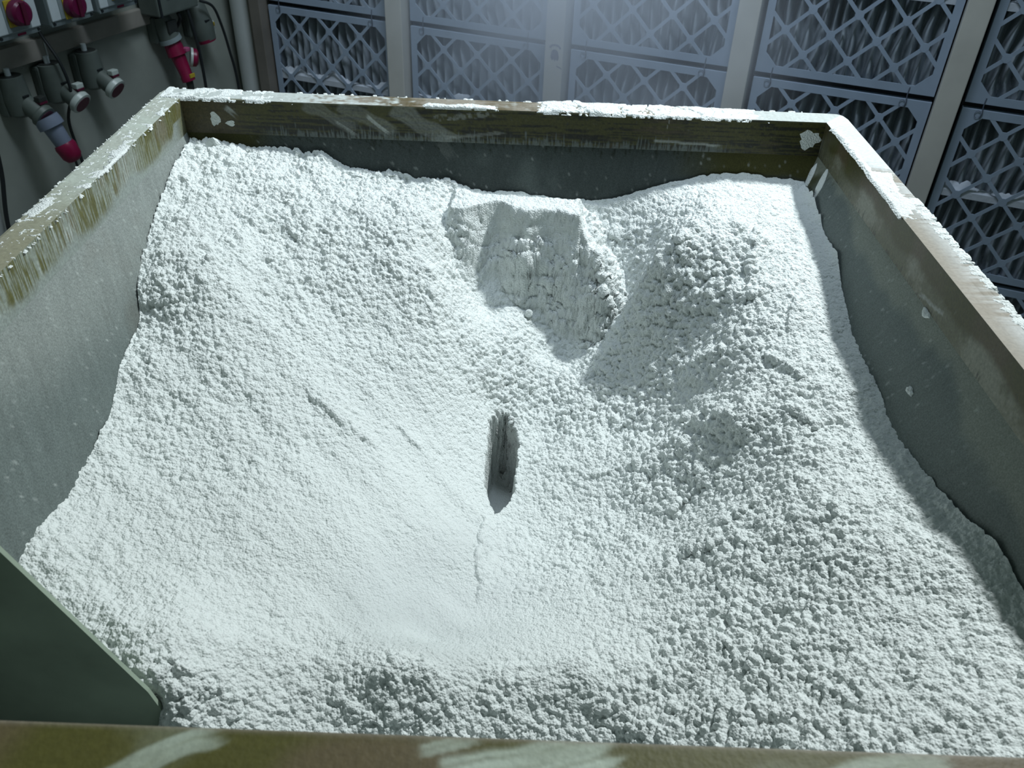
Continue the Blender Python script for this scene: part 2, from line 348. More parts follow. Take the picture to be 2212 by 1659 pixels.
def isolator(s_right, w, label, knob_z, tagcol, cov=0.10, d=0.093):
    rt = lroot('isolator_switch', s_right + w / 2, -0.125, 0.027); tag(rt, label, 'switch box', 'switch boxes on the left wall')
    BM().box(-w / 2, w / 2, -d, 0, 0, 0.22, 0.008).obj('case', M_mgrey, rt)
    BM().box(-w / 2 + .002, w / 2 - .002, -d - .006, -d + .002, 0.018, 0.218, 0.003).obj('cover', M_lgrey, rt)
    BM().box(-w / 2 + .035, w / 2 - .035, -d - .0085, -d - .004, 0.020, 0.216, 0.001).obj('cover_panel', M_mgrey, rt)
    BM().box(-0.033, 0.033, -d - .0125, -d - .008, knob_z - .036, knob_z + .036, 0.003).obj('knob_plate', M_yel, rt)
    k = BM().lathe([(0, .034), (.25, .036), (.8, .033), (1, .026)], (0, -d - .012, knob_z), (0, -d - .040, knob_z), 28).obj('rotary_knob', M_plum, rt, True)
    q = BM().box(-0.007, 0.007, -d - .046, -d - .020, knob_z - .031, knob_z + .031, 0.003).obj('grip', M_dred, k)
    if tagcol: BM().box(-0.008, 0.020, -d - .0012, -d + .001, 0.006, 0.0125).obj('tag', tagcol, rt)
    for sx in (-1, 1): BM().lathe([(0, .0042), (1, .0042)], (sx * (w / 2 - .010), -d - .0035, 0.010), (sx * (w / 2 - .010), -d + .001, 0.010), 12).obj('screw', M_black, rt)
    return rt
isolator(0.940, 0.15, 'leftmost switch box with a crimson rotary knob on a yellow plate and red tag', 0.070, M_red)
isolator(0.738, 0.163, 'middle switch box at the top edge, crimson knob cut off, pale grey tag', 0.052, M_column)
isolator(0.548, 0.165, 'switch box at the top edge just left of the rail end, red tag', 0.070, M_red)
rt = lroot('isolator_switch', 0.355, -0.19, 0.02); tag(rt, 'dark greenish switch box with yellow patch above the crimson coupler', 'switch box', 'switch boxes on the left wall')
BM().box(-0.095, 0.105, -0.085, 0, 0.0, 0.20, 0.006).obj('case', M_grey, rt)
BM().box(-0.05, 0.02, -0.0865, -0.084, 0.055, 0.09, 0.006).obj('yellow_patch', M_yel, rt)
BM().box(-0.090, -0.080, -0.089, -0.02, -0.002, 0.13, 0.002).obj('case_edge', M_black, rt)

def wall_socket(s, z, label, silver_trim=True, tone=None):  # outlet ring and latch in silver plastic, else in a darker one
    rt = lroot('wall_socket', s, z); tag(rt, label, 'socket', 'industrial sockets on the left wall'); tone = tone or M_grey
    # tapered rounded housing
    g = BM(); g.lathe([(0, .030), (.02, .036), (.55, .040), (.93, .036), (1, .026)], (0, -.040, 0), (0, -.046, -.118), 20); g.obj('housing', tone, rt, True)
    BM().box(-.042, .042, -.034, 0, -.118, -.004, .010).obj('back_box', tone, rt)
    BM().lathe([(0, .031), (1, .029)], (0, -.040, .0015), (0, -.040, -.002), 20).obj('top_recess', M_dgrey, rt)
    BM().lathe([(0, .0085), (1, .0085)], (-.004, -.040, .022), (-.004, -.040, -.001), 12).obj('conduit_stub', M_lgrey, rt)
    BM().box(-.011, .011, -.0845, -.080, -.058, -.051, .002).obj('slot', M_black, rt)
    a = Vector((0.006, -.060, -.075)); bb = Vector((0.012, -.116, -.113))
    BM().lathe([(0, .026), (.6, .030), (1, .030)], a, bb, 20).obj('outlet_neck', tone, rt, True)
    d = (bb - a).normalized()
    rg = BM().lathe([(0, .033), (.25, .037), (.9, .036), (1, .031)], bb - d * .012, bb + d * .010, 28).obj('outlet_ring', M_silver if silver_trim else tone, rt, True)
    BM().lathe([(0, .028), (1, .028)], bb + d * .008, bb + d * .0112, 24).obj('outlet_face', M_dred, rg)
    up = Vector((0.012, -.055, .050)).normalized()
    c = bb - d * .014 + Vector((.010, -.010, .042))
    lt = BM().box(c.x - .014, c.x + .014, c.y - .010, c.y + .012, c.z - .008, c.z + .008, .003).obj('lid_latch', M_silver if silver_trim else M_dgrey, rt)
    BM().box(c.x - .0135, c.x + .0135, c.y - .0105, c.y + .0115, c.z - .014, c.z - .0075, .001).obj('latch_base', M_dred, lt)
    return rt, a, bb, d
s1 = wall_socket(1.030, -.240, 'grey wall socket with a blue and crimson plug in it', silver_trim=False)
wall_socket(0.885, -.240, 'middle grey wall socket, silver outlet ring, black cable passing across it')
wall_socket(0.735, -.238, 'grey wall socket with silver outlet ring nearest the crimson coupler')
# plug in the left socket
rt, a, bb, d = s1
pr = empty('power_plug', LM @ Matrix.Translation(L(1.030, -.240) + bb + d * .009)); tag(pr, 'blue grey plug with a crimson cap hanging from the leftmost socket', 'plug')
dd = Vector((0.10, -0.10, -0.95)).normalized(); ax = (d * 0.35 + dd * 0.65).normalized()
BM().lathe([(0, .036), (.2, .039), (.35, .039), (.36, .029), (1, .026)], Vector((0, 0, .004)), ax * .085, 24).obj('plug_body', M_bgrey, pr, True)
BM().lathe([(0, .030), (.15, .033), (.7, .030), (.93, .022), (1, .012)], ax * .083, ax * .142, 24).obj('plug_cap', M_red, pr, True)
tipw = (pr.matrix_world @ (ax * .140)); tipl = LM.inverted() @ tipw
cr = empty('power_cable', LM @ Matrix.Translation(tipl)); tag(cr, 'thin dark cable running down from the crimson plug cap', 'cable')
BM().tube([(0, 0, 0), (0.010, 0.01, -0.03), (0.04, 0.03, -0.10), (0.09, 0.055, -0.22), (0.10, 0.055, -0.5), (0.10, 0.055, FLOOR_Z + 0.02 - tipl.z)], .0038).obj('cable_sheath', M_black, cr, True)
def cable(label, pts, r, name='power_cable'):
    p = [L(*q) for q in pts]; root = empty(name, LM @ Matrix.Translation(p[0])); tag(root, label, 'cable')
    BM().tube([q - p[0] for q in p], r).obj('cable_sheath', M_black, root, True)
cable('black cable dropping from between the two left switch boxes past the middle socket', [(0.905, -.10, .05), (0.900, -.15, .062), (0.893, -.23, .10), (0.888, -.32, .105), (0.889, -.42, .06), (0.882, -.56, .06), (0.875, -.8, .05), (0.87, FLOOR_Z + .01, .04)], .0048)
cable('thick black cable at the far left edge against the pale wall', [(1.165, -.43, .06), (1.176, -.50, .06), (1.212, -.648, .06), (1.22, -.85, .06), (1.22, FLOOR_Z + .01, .06)], .0065)
# right cluster
rt = lroot('wall_socket', 0.372, -.205); tag(rt, 'dark grey socket holding the crimson coupler', 'socket', 'industrial sockets on the left wall')
BM().lathe([(0, .030), (.3, .036), (1, .038)], (-.008, -.040, 0), (.004, -.052, -.082), 20).obj('housing', M_grey, rt, True)
BM().box(-.045, .038, -.036, 0, -.090, .0, .008).obj('back_box', M_grey, rt)
BM().box(-.025, .020, -.085, -.074, -.052, -.010, .004).obj('dark_window', M_dgrey, rt)
BM().lathe([(0, .040), (1, .041)], (.002, -.052, -.072), (.005, -.055, -.086), 20).obj('collar', M_mgrey, rt, True)
kp = lroot('plug_coupler', 0.367, -.292, .056); tag(kp, 'crimson coupler with an open round lid and yellow sticker', 'plug')
BM().lathe([(0, .030), (.30, .033), (.34, .034), (.36, .026), (.85, .022), (.9, .025), (1, .024)], (0, 0, 0), (.006, -.040, -.135), 24).obj('coupler_body', M_red, kp, True)
BM().lathe([(0, .030), (.2, .032), (.75, .031), (1, .022)], (.030, -.050, -.055), (.046, -.066, -.060), 24).obj('round_lid', M_red, kp, True)
BM().lathe([(0, .0335), (1, .0335)], (.0275, -.0475, -.0542), (.033, -.053, -.056), 24).obj('lid_rim', M_silver, kp, True)
BM().box(.012, .032, -.050, -.030, -.034, -.020, .003).obj('lid_hinge', mat('pink_plastic', (.5, .12, .25), .4), kp)
BM().box(-.006, .018, -.0625, -.057, -.120, -.106, .001).obj('yellow_sticker', M_yel, kp)
BM().lathe([(0, .014), (1, .012)], (.006, -.040, -.133), (.007, -.042, -.165), 14).obj('cable_gland', M_dgrey, kp, True)
rt = lroot('wall_socket', 0.200, -.195); tag(rt, 'grey socket with crimson lip beside the pale corner column', 'socket', 'industrial sockets on the left wall')
BM().lathe([(0, .028), (.1, .036), (.6, .043), (1, .036)], (0, -.040, .0), (.012, -.058, -.130), 22).obj('housing', M_grey, rt, True)
BM().box(-.042, .042, -.034, 0, -.118, 0, .010).obj('back_box', M_grey, rt)
BM().box(-.012, .012, -.090, -.082, -.062, -.054, .002).obj('slot', M_black, rt)
BM().lathe([(0, .0365), (1, .034)], (.011, -.0575, -.127), (.0125, -.060, -.138), 22).obj('outlet_lip', M_red, rt, True)
BM().box(.030, .043, -.082, -.060, -.115, -.065, .004).obj('silver_highlight', M_silver, rt)  # added pale box, a highlight on the housing put into colour
BM().box(.029, .044, -.083, -.061, -.085, -.070, .003).obj('yellow_mark', M_yel, rt)
cable('black cable hanging straight down between the crimson coupler and the last socket', [(0.305, -.17, .09), (0.300, -.22, .10), (0.296, -.33, .11), (0.295, -.47, .11), (0.295, -.8, .10), (0.295, FLOOR_Z + .01, .08)], .0055)
cable('black cable bowing along the pale corner column', [(0.235, -.175, .10), (0.195, -.20, .12), (0.165, -.27, .12), (0.145, -.36, .12), (0.126, -.50, .12), (0.125, -.8, .11), (0.125, FLOOR_Z + .01, .08)], .0050)
cable('short black cable loop from the greenish switch box to the wall', [(0.345, -.195, .09), (0.335, -.22, .085), (0.330, -.26, .05), (0.33, -.30, .006)], .0060)

# ---------------------------------------------------------------- hopper
HW = 0.70; HI = 0.6483; YB = -0.0592; YF = -1.3995; FL = 0.0517; LEG = 0.070; KS = 0.35; WALLZ = -0.54
hopper = empty('hopper', loc=(0, -0.73, FLOOR_Z)); tag(hopper, 'large square steel hopper with an olive-stained rim, full of white powder', 'hopper')
OFF = Vector((0, 0.73, -FLOOR_Z))
def hop(name, me, m):
    o = link(name, me, m, hopper); o.location = OFF; return o
C_ol = np.array((0.056, 0.055, 0.013)); C_br = np.array((0.068, 0.055, 0.028)); C_bk = np.array((0.010, 0.012, 0.006)); C_pw = np.array((0.66, 0.72, 0.69)); C_du = np.array((0.30, 0.33, 0.29)); C_st = np.array((0.135, 0.165, 0.158)); C_tan = np.array((0.34, 0.31, 0.25))
def smear(s, t, s0, t0, s1, t1, w, seed):        # soft-edged stroke with bristle ends, 0..1
    d = np.array((s1 - s0, t1 - t0)); Ln = np.hypot(*d); d = d / Ln
    a = (s - s0) * d[0] + (t - t0) * d[1]; c = -(s - s0) * d[1] + (t - t0) * d[0]
    c = c + vn(s, t, .03, .03, seed) * w * .3
    e = sst(w, w * .72, np.abs(c)) * sst(-.004, .004, a) * sst(Ln + .006, Ln - .012, a + vn(c, c, .004, .004, seed + 1) * .008)
    return e * (0.75 + 0.25 * vn(a, c, .05, .003, seed + 2))
SIDES = ('back', 'right', 'left', 'front')
def side_xy(side, s, w):      # s along side, w inward distance from the outer rim edge (0..)
    if side == 'back': return s, 0 - w
    if side == 'front': return s, YF - FL + w
    if side == 'right': return HW - w, s
    return -HW + w, s
def flange(side):
    n, m = (520, 22)
    if side in ('back', 'front'): lo, hi = -HW, HW
    else: lo, hi = YF - FL, 0.0
    W_ = -YB if side == 'back' else FL; t = np.linspace(0, 1, m)[None, :]; a = np.linspace(0, 1, n)[:, None]; w = t * W_ + 0 * a
    e0 = t * FL; e1 = t * (FL if side in ('back', 'front') else -YB); s = lo + e0 + (hi - lo - e0 - e1) * a                        # mitred ends
    R = 0.035; e = np.minimum(s - lo, hi - s); rr = np.where(e < R, R - np.sqrt(np.maximum(R * R - (R - e) ** 2, 0)), 0)
    ww = np.maximum(w, np.minimum(rr, FL * .6))
    x, y = side_xy(side, s, ww); z = -0.0015 * (1 - sst(0, .12, t)) + 0 * a
    ns = fbm(s, w, .09, 3, 5); fine = fbm(s, w, .012, 40, 3); st = vn(s, w, .006, .05, 60) * .5 + vn(s, w, .003, .03, 61) * .5; lon = vn(s, w, .12, .003, 66) * .5 + vn(s, w, .05, .0015, 67) * .5
    c = np.tile(C_tan * .75, (n, m, 1)); c = mixc(c, C_br * 1.6, sst(-.2, .5, ns + .4 * lon))
    if side == 'back':
        d = sst(-.12, .08, -s - .33 + .10 * ns + .25 * fine) * .95; d = np.maximum(d, sst(.33, .42, s + .05 * ns) * .95)
        c = mixc(c, np.array((.50, .55, .53)), np.clip(d + .25 * sst(.2, .7, fine) + .15 * st, 0, 1)); c = mixc(c, C_ol * 1.3, sst(.35, .6, vn(s, w, .10, .018, 91)) * (s < -.3) * .8)
        for q in range(0): pass
    elif side == 'left':
        d = .80 + .25 * ns + .15 * fine; d = d - .55 * sst(-.45, -.75, s) ; c = mixc(c, np.array((.50, .56, .50)), np.clip(d, 0, 1)); c = mixc(c, np.array((.30, .30, .20)), sst(.1, .6, vn(s, w, .14, .03, 95)) * sst(-.4, -.7, s) * .7)
    elif side == 'right':
        d = sst(-.35, -.20, s + .03 * ns) * .9 + .75 * sst(-.5, .2, ns + .6 * st) * (1 - t * .75) ; c = mixc(c, np.array((.62, .66, .66)), np.clip(d, 0, 1)); c = mixc(c, C_tan * .85, sst(.35, .9, t) * sst(-.42, -.55, s) * .7)
    else:
        c = np.tile(C_ol * 1.5, (n, m, 1)); c = mixc(c, C_br * 1.7, sst(-.2, .5, vn(s, w, .16, .05, 12)))
        pw = smear(s, w, -.52, .0, -.36, .052, .010, 5) * .5 + smear(s, w, -.25, .0, -.165, .050, .011, 7) * .75 + smear(s, w, .00, .012, .12, .046, .022, 9) * .95 + smear(s, w, .27, .026, .36, .052, .012, 11) * .7 + smear(s, w, -.02, .040, .02, .052, .006, 17) * .6
        pw = pw + .25 * sst(.2, .8, ns)
        c = mixc(c, np.array((.46, .54, .46)), np.clip(pw, 0, 1)); c = mixc(c, C_tan * .8, sst(.93, 1, t) * .7)
    V = np.stack([x, y, z + 0 * x], -1).reshape(-1, 3); F = grid_faces(n, m)
    # outer lip going down 6 mm and underside
    rim_o = np.arange(n) * m; rim_i = np.arange(n) * m + m - 1; k = len(V)
    lo_o = V[rim_o].copy(); lo_o[:, 2] -= .006; lo_i = V[rim_i].copy(); lo_i[:, 2] -= .0003
    V = np.concatenate([V, lo_o, lo_i]); i = np.arange(n - 1)
    F = np.concatenate([F, np.stack([rim_o[i], rim_o[i + 1], k + i + 1, k + i], -1), np.stack([rim_i[i], rim_i[i + 1], k + n + i + 1, k + n + i], -1), np.stack([k + i, k + i + 1, k + n + i + 1, k + n + i], -1)])
    cc = c.reshape(-1, 3); cc = np.concatenate([cc, cc[rim_o], cc[rim_i]])
    return np_mesh('rim_flange', V, F, False, np.clip(cc, .01, .8))
def leg(side):
    n, m = (640, 28) if side != 'front' else (60, 6)
    lo, hi = (-HI, HI) if side in ('back', 'front') else (YF, YB)
    s = np.linspace(lo, hi, n)[:, None] + np.zeros((1, m)); t = np.linspace(0, LEG, m)[None, :] + 0 * s
    ns = fbm(s, t, .08, 103, 4); hs = vn(s, t, .09, .0022, 120) * .6 + vn(s, t, .03, .0012, 121) * .4; vs = vn(s, t, .0022, .03, 130) * .6 + vn(s, t, .0012, .02, 131) * .4
    fine = fbm(s, t, .006, 140, 3)
    c = np.tile(C_ol * 1.0, (n, m, 1)); T = t / LEG
    if side in ('back', 'front'):
        c = mixc(c, C_bk, sst(-.05, .5, hs * 1.2 + .45 * ns + .45 * sst(.35, .9, T) - .05 + .4 * fine)); c = mixc(c, C_br * 1.2, sst(.2, .8, hs * .7 + ns + .4 * (T - .6)) * sst(-.1, .1, s) * .8)
        c = mixc(c, C_br * 1.2, sst(-.5, -.58, s) * .8)
        pale = smear(s, t, -.40, .0, -.30, .050, .016, 3) * .28 + smear(s, t, -.33, .0, -.22, .055, .017, 6) * .30 + smear(s, t, -.22, .0, -.10, .075, .022, 9) * .38 + smear(s, t, -.275, .022, -.235, .055, .004, 12) * .8 + smear(s, t, -.34, .036, -.295, .065, .003, 15) * .5
        pale = pale + smear(s, t, -.14, .022, -.02, .008, .007, 18) * .45 * sst(-.2, .3, fine) + smear(s, t, -.12, .060, .0, .046, .004, 19) * .4
        pale = pale + smear(s, t, .31, .050, .44, .056, .003, 20) * .7 + smear(s, t, .335, .005, .33, .03, .001, 22) * .7 + sst(.45, .9, fine) * .10 + smear(s, t, -.56, .016, -.545, .030, .007, 25) * .8
        brist = sst(.0, .5, vs + (T - .80) * 3) * sst(-.5, -.45, s) * sst(.5, .4, s)
        c = mixc(c, C_st * .9, brist * .8); c = mixc(c, C_pw * .6, np.clip(pale, 0, 1)); c = mixc(c, np.array((.33, .35, .28)), sst(.04, .0, T) * .25)
    elif side == 'right':
        c = mixc(c, C_br * 1.25, sst(-.3, .4, ns)); pal = sst(.38, .62, T + .25 * ns) * (.35 + .65 * sst(-.1, .5, ns + .3 * fine + .3 * sst(-.5, -.9, s)))
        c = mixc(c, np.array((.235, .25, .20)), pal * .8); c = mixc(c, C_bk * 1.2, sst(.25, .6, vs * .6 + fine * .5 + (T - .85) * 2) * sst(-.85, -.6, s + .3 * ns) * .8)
        c = mixc(c, C_pw * .55, np.clip(smear(s, t, -.70, .05, -.62, .063, .004, 33) * .8 + sst(.55, .9, fine) * .15, 0, 1)); c = mixc(c, C_bk * 1.3, sst(-.14, -.07, s) * sst(.2, .7, vs + .3) * .7)
    else:
        c = c * 1.8; c = mixc(c, C_br * 1.9, sst(-.2, .5, ns)); d = sst(-.25, .45, vs * .9 + .55 * ns + .20 - .0 * T) * (.25 + .75 * sst(-.12, -.35, s)) + .45 * sst(-.75, -.95, s)
        c = mixc(c, np.array((.27, .31, .27)), np.clip(d, 0, 1) * .9); c = mixc(c, C_pw * .75, sst(.5, .9, vs + .5 * ns) * sst(-.2, -.4, s) * .8)
        c = mixc(c, C_bk * 1.6, sst(.35, .75, vs * .7 + (T - .9) * 2.2) * .8); c = mixc(c, np.array((.27, .31, .29)), sst(.62, .9, T + .2 * ns + .6 * sst(-.14, -.10, s) * (T > .45)) * .9 * sst(-.06, -.12, s + .01 * vs))
    th = 0.006
    if side == 'back': X, Y = s, YB + 0 * s; nrm = (0, 1)
    elif side == 'front': X, Y = s, YF + 0 * s; nrm = (0, -1)
    elif side == 'right': X, Y = HI + 0 * s, s; nrm = (1, 0)
    else: X, Y = -HI + 0 * s, s; nrm = (-1, 0)
    V1 = np.stack([X, Y, -t], -1).reshape(-1, 3); V1[:, 2] -= 0.0004
    k = len(V1); F = grid_faces(n, m); q = np.array([0, m - 1, n * m - 1, (n - 1) * m]); V2 = V1[q] + np.array((nrm[0] * th, nrm[1] * th, 0))
    F = np.concatenate([F, [[k, k + 1, k + 2, k + 3], [q[1], q[2], k + 2, k + 1], [q[0], q[3], k + 3, k]]])
    cc = c.reshape(-1, 3); return np_mesh('rim_leg', np.concatenate([V1, V2]), F, False, np.clip(np.concatenate([cc, cc[q]]), .008, .8))
def slope_wall(side):
    n, m = (340, 110) if side != 'front' else (30, 10); lo, hi = (-HI, HI) if side in ('back', 'front') else (YF, YB); mid = (lo + hi) / 2; half = (hi - lo) / 2
    t = np.linspace(0, -WALLZ - LEG, m)[None, :]; a = np.linspace(-1, 1, n)[:, None]; hw = half - KS * t; s = mid + a * hw; inn = KS * t + 0 * a; tt = t + 0 * a
    if side == 'back': X, Y = s, YB - inn; nr = (0, .94, -.33)
    elif side == 'front': X, Y = s, YF + inn; nr = (0, -.94, -.33)
    elif side == 'right': X, Y = HI - inn, s; nr = (.94, 0, -.33)
    else: X, Y = -HI + inn, s; nr = (-.94, 0, -.33)
    ns = fbm(s, tt, .12, 203, 4); ang = {'back': .25, 'front': 0, 'right': -.30, 'left': .55}[side]
    vs = vn(s, tt, .0028, .05, 230, ang) * .5 + vn(s, tt, .0014, .03, 231, ang) * .5; fine = fbm(s, tt, .005, 240, 2)
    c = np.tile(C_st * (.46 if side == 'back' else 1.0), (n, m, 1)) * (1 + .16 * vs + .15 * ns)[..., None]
    if side == 'back':
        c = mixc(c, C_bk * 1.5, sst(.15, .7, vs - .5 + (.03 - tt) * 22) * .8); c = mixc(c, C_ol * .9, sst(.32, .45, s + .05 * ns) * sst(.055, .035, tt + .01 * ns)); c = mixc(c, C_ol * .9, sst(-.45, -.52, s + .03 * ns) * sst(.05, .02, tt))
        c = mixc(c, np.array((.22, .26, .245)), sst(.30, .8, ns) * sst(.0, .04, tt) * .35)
        c = mixc(c, C_pw * .45, smear(s, tt, -.13, .0, -.105, .03, .012, 41) * .25)
    elif side == 'right':
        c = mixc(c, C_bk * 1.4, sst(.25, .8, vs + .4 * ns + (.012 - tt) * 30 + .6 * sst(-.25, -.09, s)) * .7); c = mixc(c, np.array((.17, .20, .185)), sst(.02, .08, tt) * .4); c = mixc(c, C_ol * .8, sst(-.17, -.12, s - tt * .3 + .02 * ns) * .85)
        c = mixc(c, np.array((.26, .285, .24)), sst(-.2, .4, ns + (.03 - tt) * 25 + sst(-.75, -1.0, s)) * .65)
    elif side == 'left':
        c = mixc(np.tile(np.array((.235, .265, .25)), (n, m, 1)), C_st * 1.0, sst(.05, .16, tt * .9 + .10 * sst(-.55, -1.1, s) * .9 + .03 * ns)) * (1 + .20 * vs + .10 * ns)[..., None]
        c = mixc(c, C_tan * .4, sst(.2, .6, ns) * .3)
    c = mixc(c, C_pw * .8, sst(.62, .95, fine + .25 * vs) * .45)
    V1 = np.stack([X, Y, -LEG - tt], -1).reshape(-1, 3); q = np.array([0, m - 1, n * m - 1, (n - 1) * m]); V2 = V1[q] + np.array(nr) * .004; k = len(V1); cc = c.reshape(-1, 3)
    F = grid_faces(n, m); return np_mesh('side_wall', np.concatenate([V1, V2]), np.concatenate([F, [[k, k + 1, k + 2, k + 3]]]), False, np.clip(np.concatenate([cc, cc[q]]), .008, .8))
for sd in SIDES:
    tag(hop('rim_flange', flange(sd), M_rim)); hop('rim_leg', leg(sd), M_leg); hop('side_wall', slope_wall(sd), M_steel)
# lower cone, outlet and stand
zc0 = WALLZ; i0 = KS * (-WALLZ - LEG); xa = HI - i0; ya0, ya1 = YF + i0, YB - i0
g = BM(); top = [g.b.verts.new(p) for p in ((-xa, ya0, zc0), (xa, ya0, zc0), (xa, ya1, zc0), (-xa, ya1, zc0))]; lowz = -0.92; q = .12; cy = (ya0 + ya1) / 2
low = [g.b.verts.new(p) for p in ((-q, cy - q, lowz), (q, cy - q, lowz), (q, cy + q, lowz), (-q, cy + q, lowz))]
for i in range(4): g.b.faces.new((top[i], top[(i + 1) % 4], low[(i + 1) % 4], low[i]))
o = g.obj('lower_cone', M_steel_out, hopper); o.location = OFF
o = BM().box(-q, q, cy - q, cy + q, lowz - .10, lowz, .004).obj('outlet', M_steel_out, hopper); o.location = OFF
for sx in (-1, 1):
    for yy in (-.03, YF - FL + .03):
        o = BM().box(sx * (HW - .035) - .025, sx * (HW - .035) + .025, yy - .025, yy + .025, FLOOR_Z, -.008, .003).obj('leg', M_steel_out, hopper); o.location = OFF
# baffle plate in the near left corner
g = BM(); g.prism([(-.605, -.0065), (-.472, -.0065), (-.452, -.045), (-.3585, -.281), (-.345, -.345), (-.345, -.43), (-.525, -.43), (-.612, -.19)], -1.196, -1.191)
o = g.obj('baffle_plate', M_baffle, hopper); o.location = OFF

# ---------------------------------------------------------------- the powder
TERR= [(-0.639, -0.069, -0.095), (-0.637, -0.206, -0.102), (-0.628, -0.319, -0.126), (-0.62, -0.402, -0.149), (-0.609, -0.494, -0.181), (-0.597, -0.54, -0.217), (-0.59, -0.648, -0.235), (-0.578, -0.736, -0.269), (-0.575, -0.801, -0.278), (-0.577, -0.923, -0.272), (-0.581, -1.02, -0.262), (0.628, -0.075, -0.127), (0.622, -0.216, -0.143), (0.619, -0.349, -0.153), (0.612, -0.448, -0.173), (0.605, -0.566, -0.192), (0.603, -0.672, -0.198), (0.6, -0.774, -0.207), (0.603, -0.883, -0.198), (0.607, -0.987, -0.187), (0.615, -1.044, -0.165), (0.614, -1.118, -0.166), (-0.558, -0.066, -0.09), (-0.368, -0.074, -0.112), (-0.225, -0.084, -0.142), (-0.08, -0.087, -0.151), (0.026, -0.088, -0.154), (0.162, -0.089, -0.154), (0.305, -0.082, -0.135), (0.4, -0.078, -0.123), (0.534, -0.076, -0.118), (0.304, -0.311, -0.187), (-0.134, -0.235, -0.165), (0.027, -0.294, -0.345), (0.106, -0.292, -0.405), (0.21, -0.291, -0.39), (0.277, -0.278, -0.3), (-0.07, -0.238, -0.285), (-0.011, -0.279, -0.345), (-0.475, -0.216, -0.12), (-0.337, -0.244, -0.14), (-0.211, -0.19, -0.15), (-0.156, -0.286, -0.19), (-0.124, -0.347, -0.225), (-0.043, -0.389, -0.33), (-0.013, -0.433, -0.385), (-0.394, -0.411, -0.2), (-0.224, -0.453, -0.265), (-0.096, -0.492, -0.335), (-0.491, -0.48, -0.165), (-0.46, -0.632, -0.25), (-0.27, -0.667, -0.31), (-0.082, -0.659, -0.41), (-0.037, -0.624, -0.44), (-0.452, -0.801, -0.3), (-0.229, -0.889, -0.345), (-0.065, -0.859, -0.42), (-0.453, -0.984, -0.3), (-0.309, -1.07, -0.325), (0.016, -0.462, -0.44), (0.063, -0.585, -0.47), (0.034, -0.754, -0.475), (-0.025, -0.921, -0.45), (-0.07, -1.011, -0.42), (-0.202, -1.035, -0.365), (0.385, -0.191, -0.135), (0.525, -0.179, -0.135), (0.365, -0.347, -0.165), (0.49, -0.355, -0.155), (0.332, -0.399, -0.275), (0.431, -0.493, -0.21), (0.533, -0.517, -0.19), (0.28, -0.436, -0.38), (0.169, -0.421, -0.43), (0.326, -0.552, -0.375), (0.404, -0.682, -0.265), (0.516, -0.725, -0.225), (0.164, -0.596, -0.455), (0.336, -0.752, -0.365), (0.454, -0.893, -0.24), (0.149, -0.886, -0.43), (0.324, -0.99, -0.325), (0.479, -1.005, -0.225), (0.504, -1.156, -0.205), (0.017, -1.09, -0.375), (-0.11, -1.112, -0.345), (-0.289, -1.134, -0.32), (0.166, -1.07, -0.365), (-0.068, -1.124, -0.355), (-0.066, -1.154, -0.392), (-0.232, -1.165, -0.365), (0.134, -1.107, -0.362), (0.134, -1.157, -0.385), (-0.377, -1.204, -0.33), (0.294, -1.151, -0.315), (0.422, -1.197, -0.235), (0.305, -1.217, -0.3), (0.479, -1.269, -0.19), (-0.365, -1.179, -0.285), (-0.484, -1.074, -0.285)]
ROUGH= [(-0.531, -0.183, 1.0), (-0.5, -0.556, 0.8), (-0.32, -0.331, 1.05), (-0.192, -0.369, 0.8), (-0.164, -0.209, 1.0), (0.016, -0.007, 0.8), (0.073, -0.046, 0.35), (0.125, -0.211, 0.3), (-0.027, -0.178, 0.35), (0.031, -0.405, 1.25), (0.015, -0.45, 1.1), (0.105, -0.397, 1.25), (-0.032, -0.415, 1.1), (0.078, -0.489, 1.15), (-0.08, -0.095, 0.95), (0.166, -0.081, 0.9), (0.255, -0.183, 1.0), (0.292, -0.312, 1.1), (0.17, -0.367, 1.0), (0.266, -0.031, 0.3), (0.358, -0.059, 0.25), (0.489, -0.13, 0.5), (0.375, -0.28, 1.1), (0.44, -0.417, 1.2), (0.335, -0.352, 1.2), (0.544, -0.393, 0.6), (0.598, -0.234, 0.45), (0.559, -0.615, 0.7), (0.257, -0.4, 1.1), (0.367, -0.524, 1.1), (0.475, -0.663, 1.1), (0.123, -0.537, 0.9), (0.191, -0.785, 0.9), (0.383, -0.84, 1.1), (0.556, -0.867, 0.7), (0.079, -0.876, 0.7), (0.243, -0.928, 0.8), (0.412, -1.06, 1.0), (0.543, -1.122, 0.7), (-0.365, -0.559, 0.6), (-0.244, -0.602, 0.5), (-0.129, -0.601, 0.35), (-0.467, -0.753, 0.7), (-0.304, -0.856, 0.4), (-0.139, -0.83, 0.22), (-0.06, -0.915, 0.08), (-0.018, -1.016, 0.1), (-0.208, -1.001, 0.15), (-0.383, -1.013, 0.6), (-0.509, -0.993, 0.55), (-0.372, -1.125, 0.8), (-0.24, -1.121, 0.7), (-0.124, -1.139, 0.8), (0.047, -1.123, 0.9), (0.165, -1.09, 0.8), (0.272, -1.117, 1.0), (0.408, -1.164, 1.2), (0.468, -1.245, 0.8), (0.076, -1.049, 0.15), (0.136, -1.077, 0.3), (-0.477, -0.394, 0.9), (-0.053, -0.507, 0.5), (-0.025, -0.681, 0.25)]
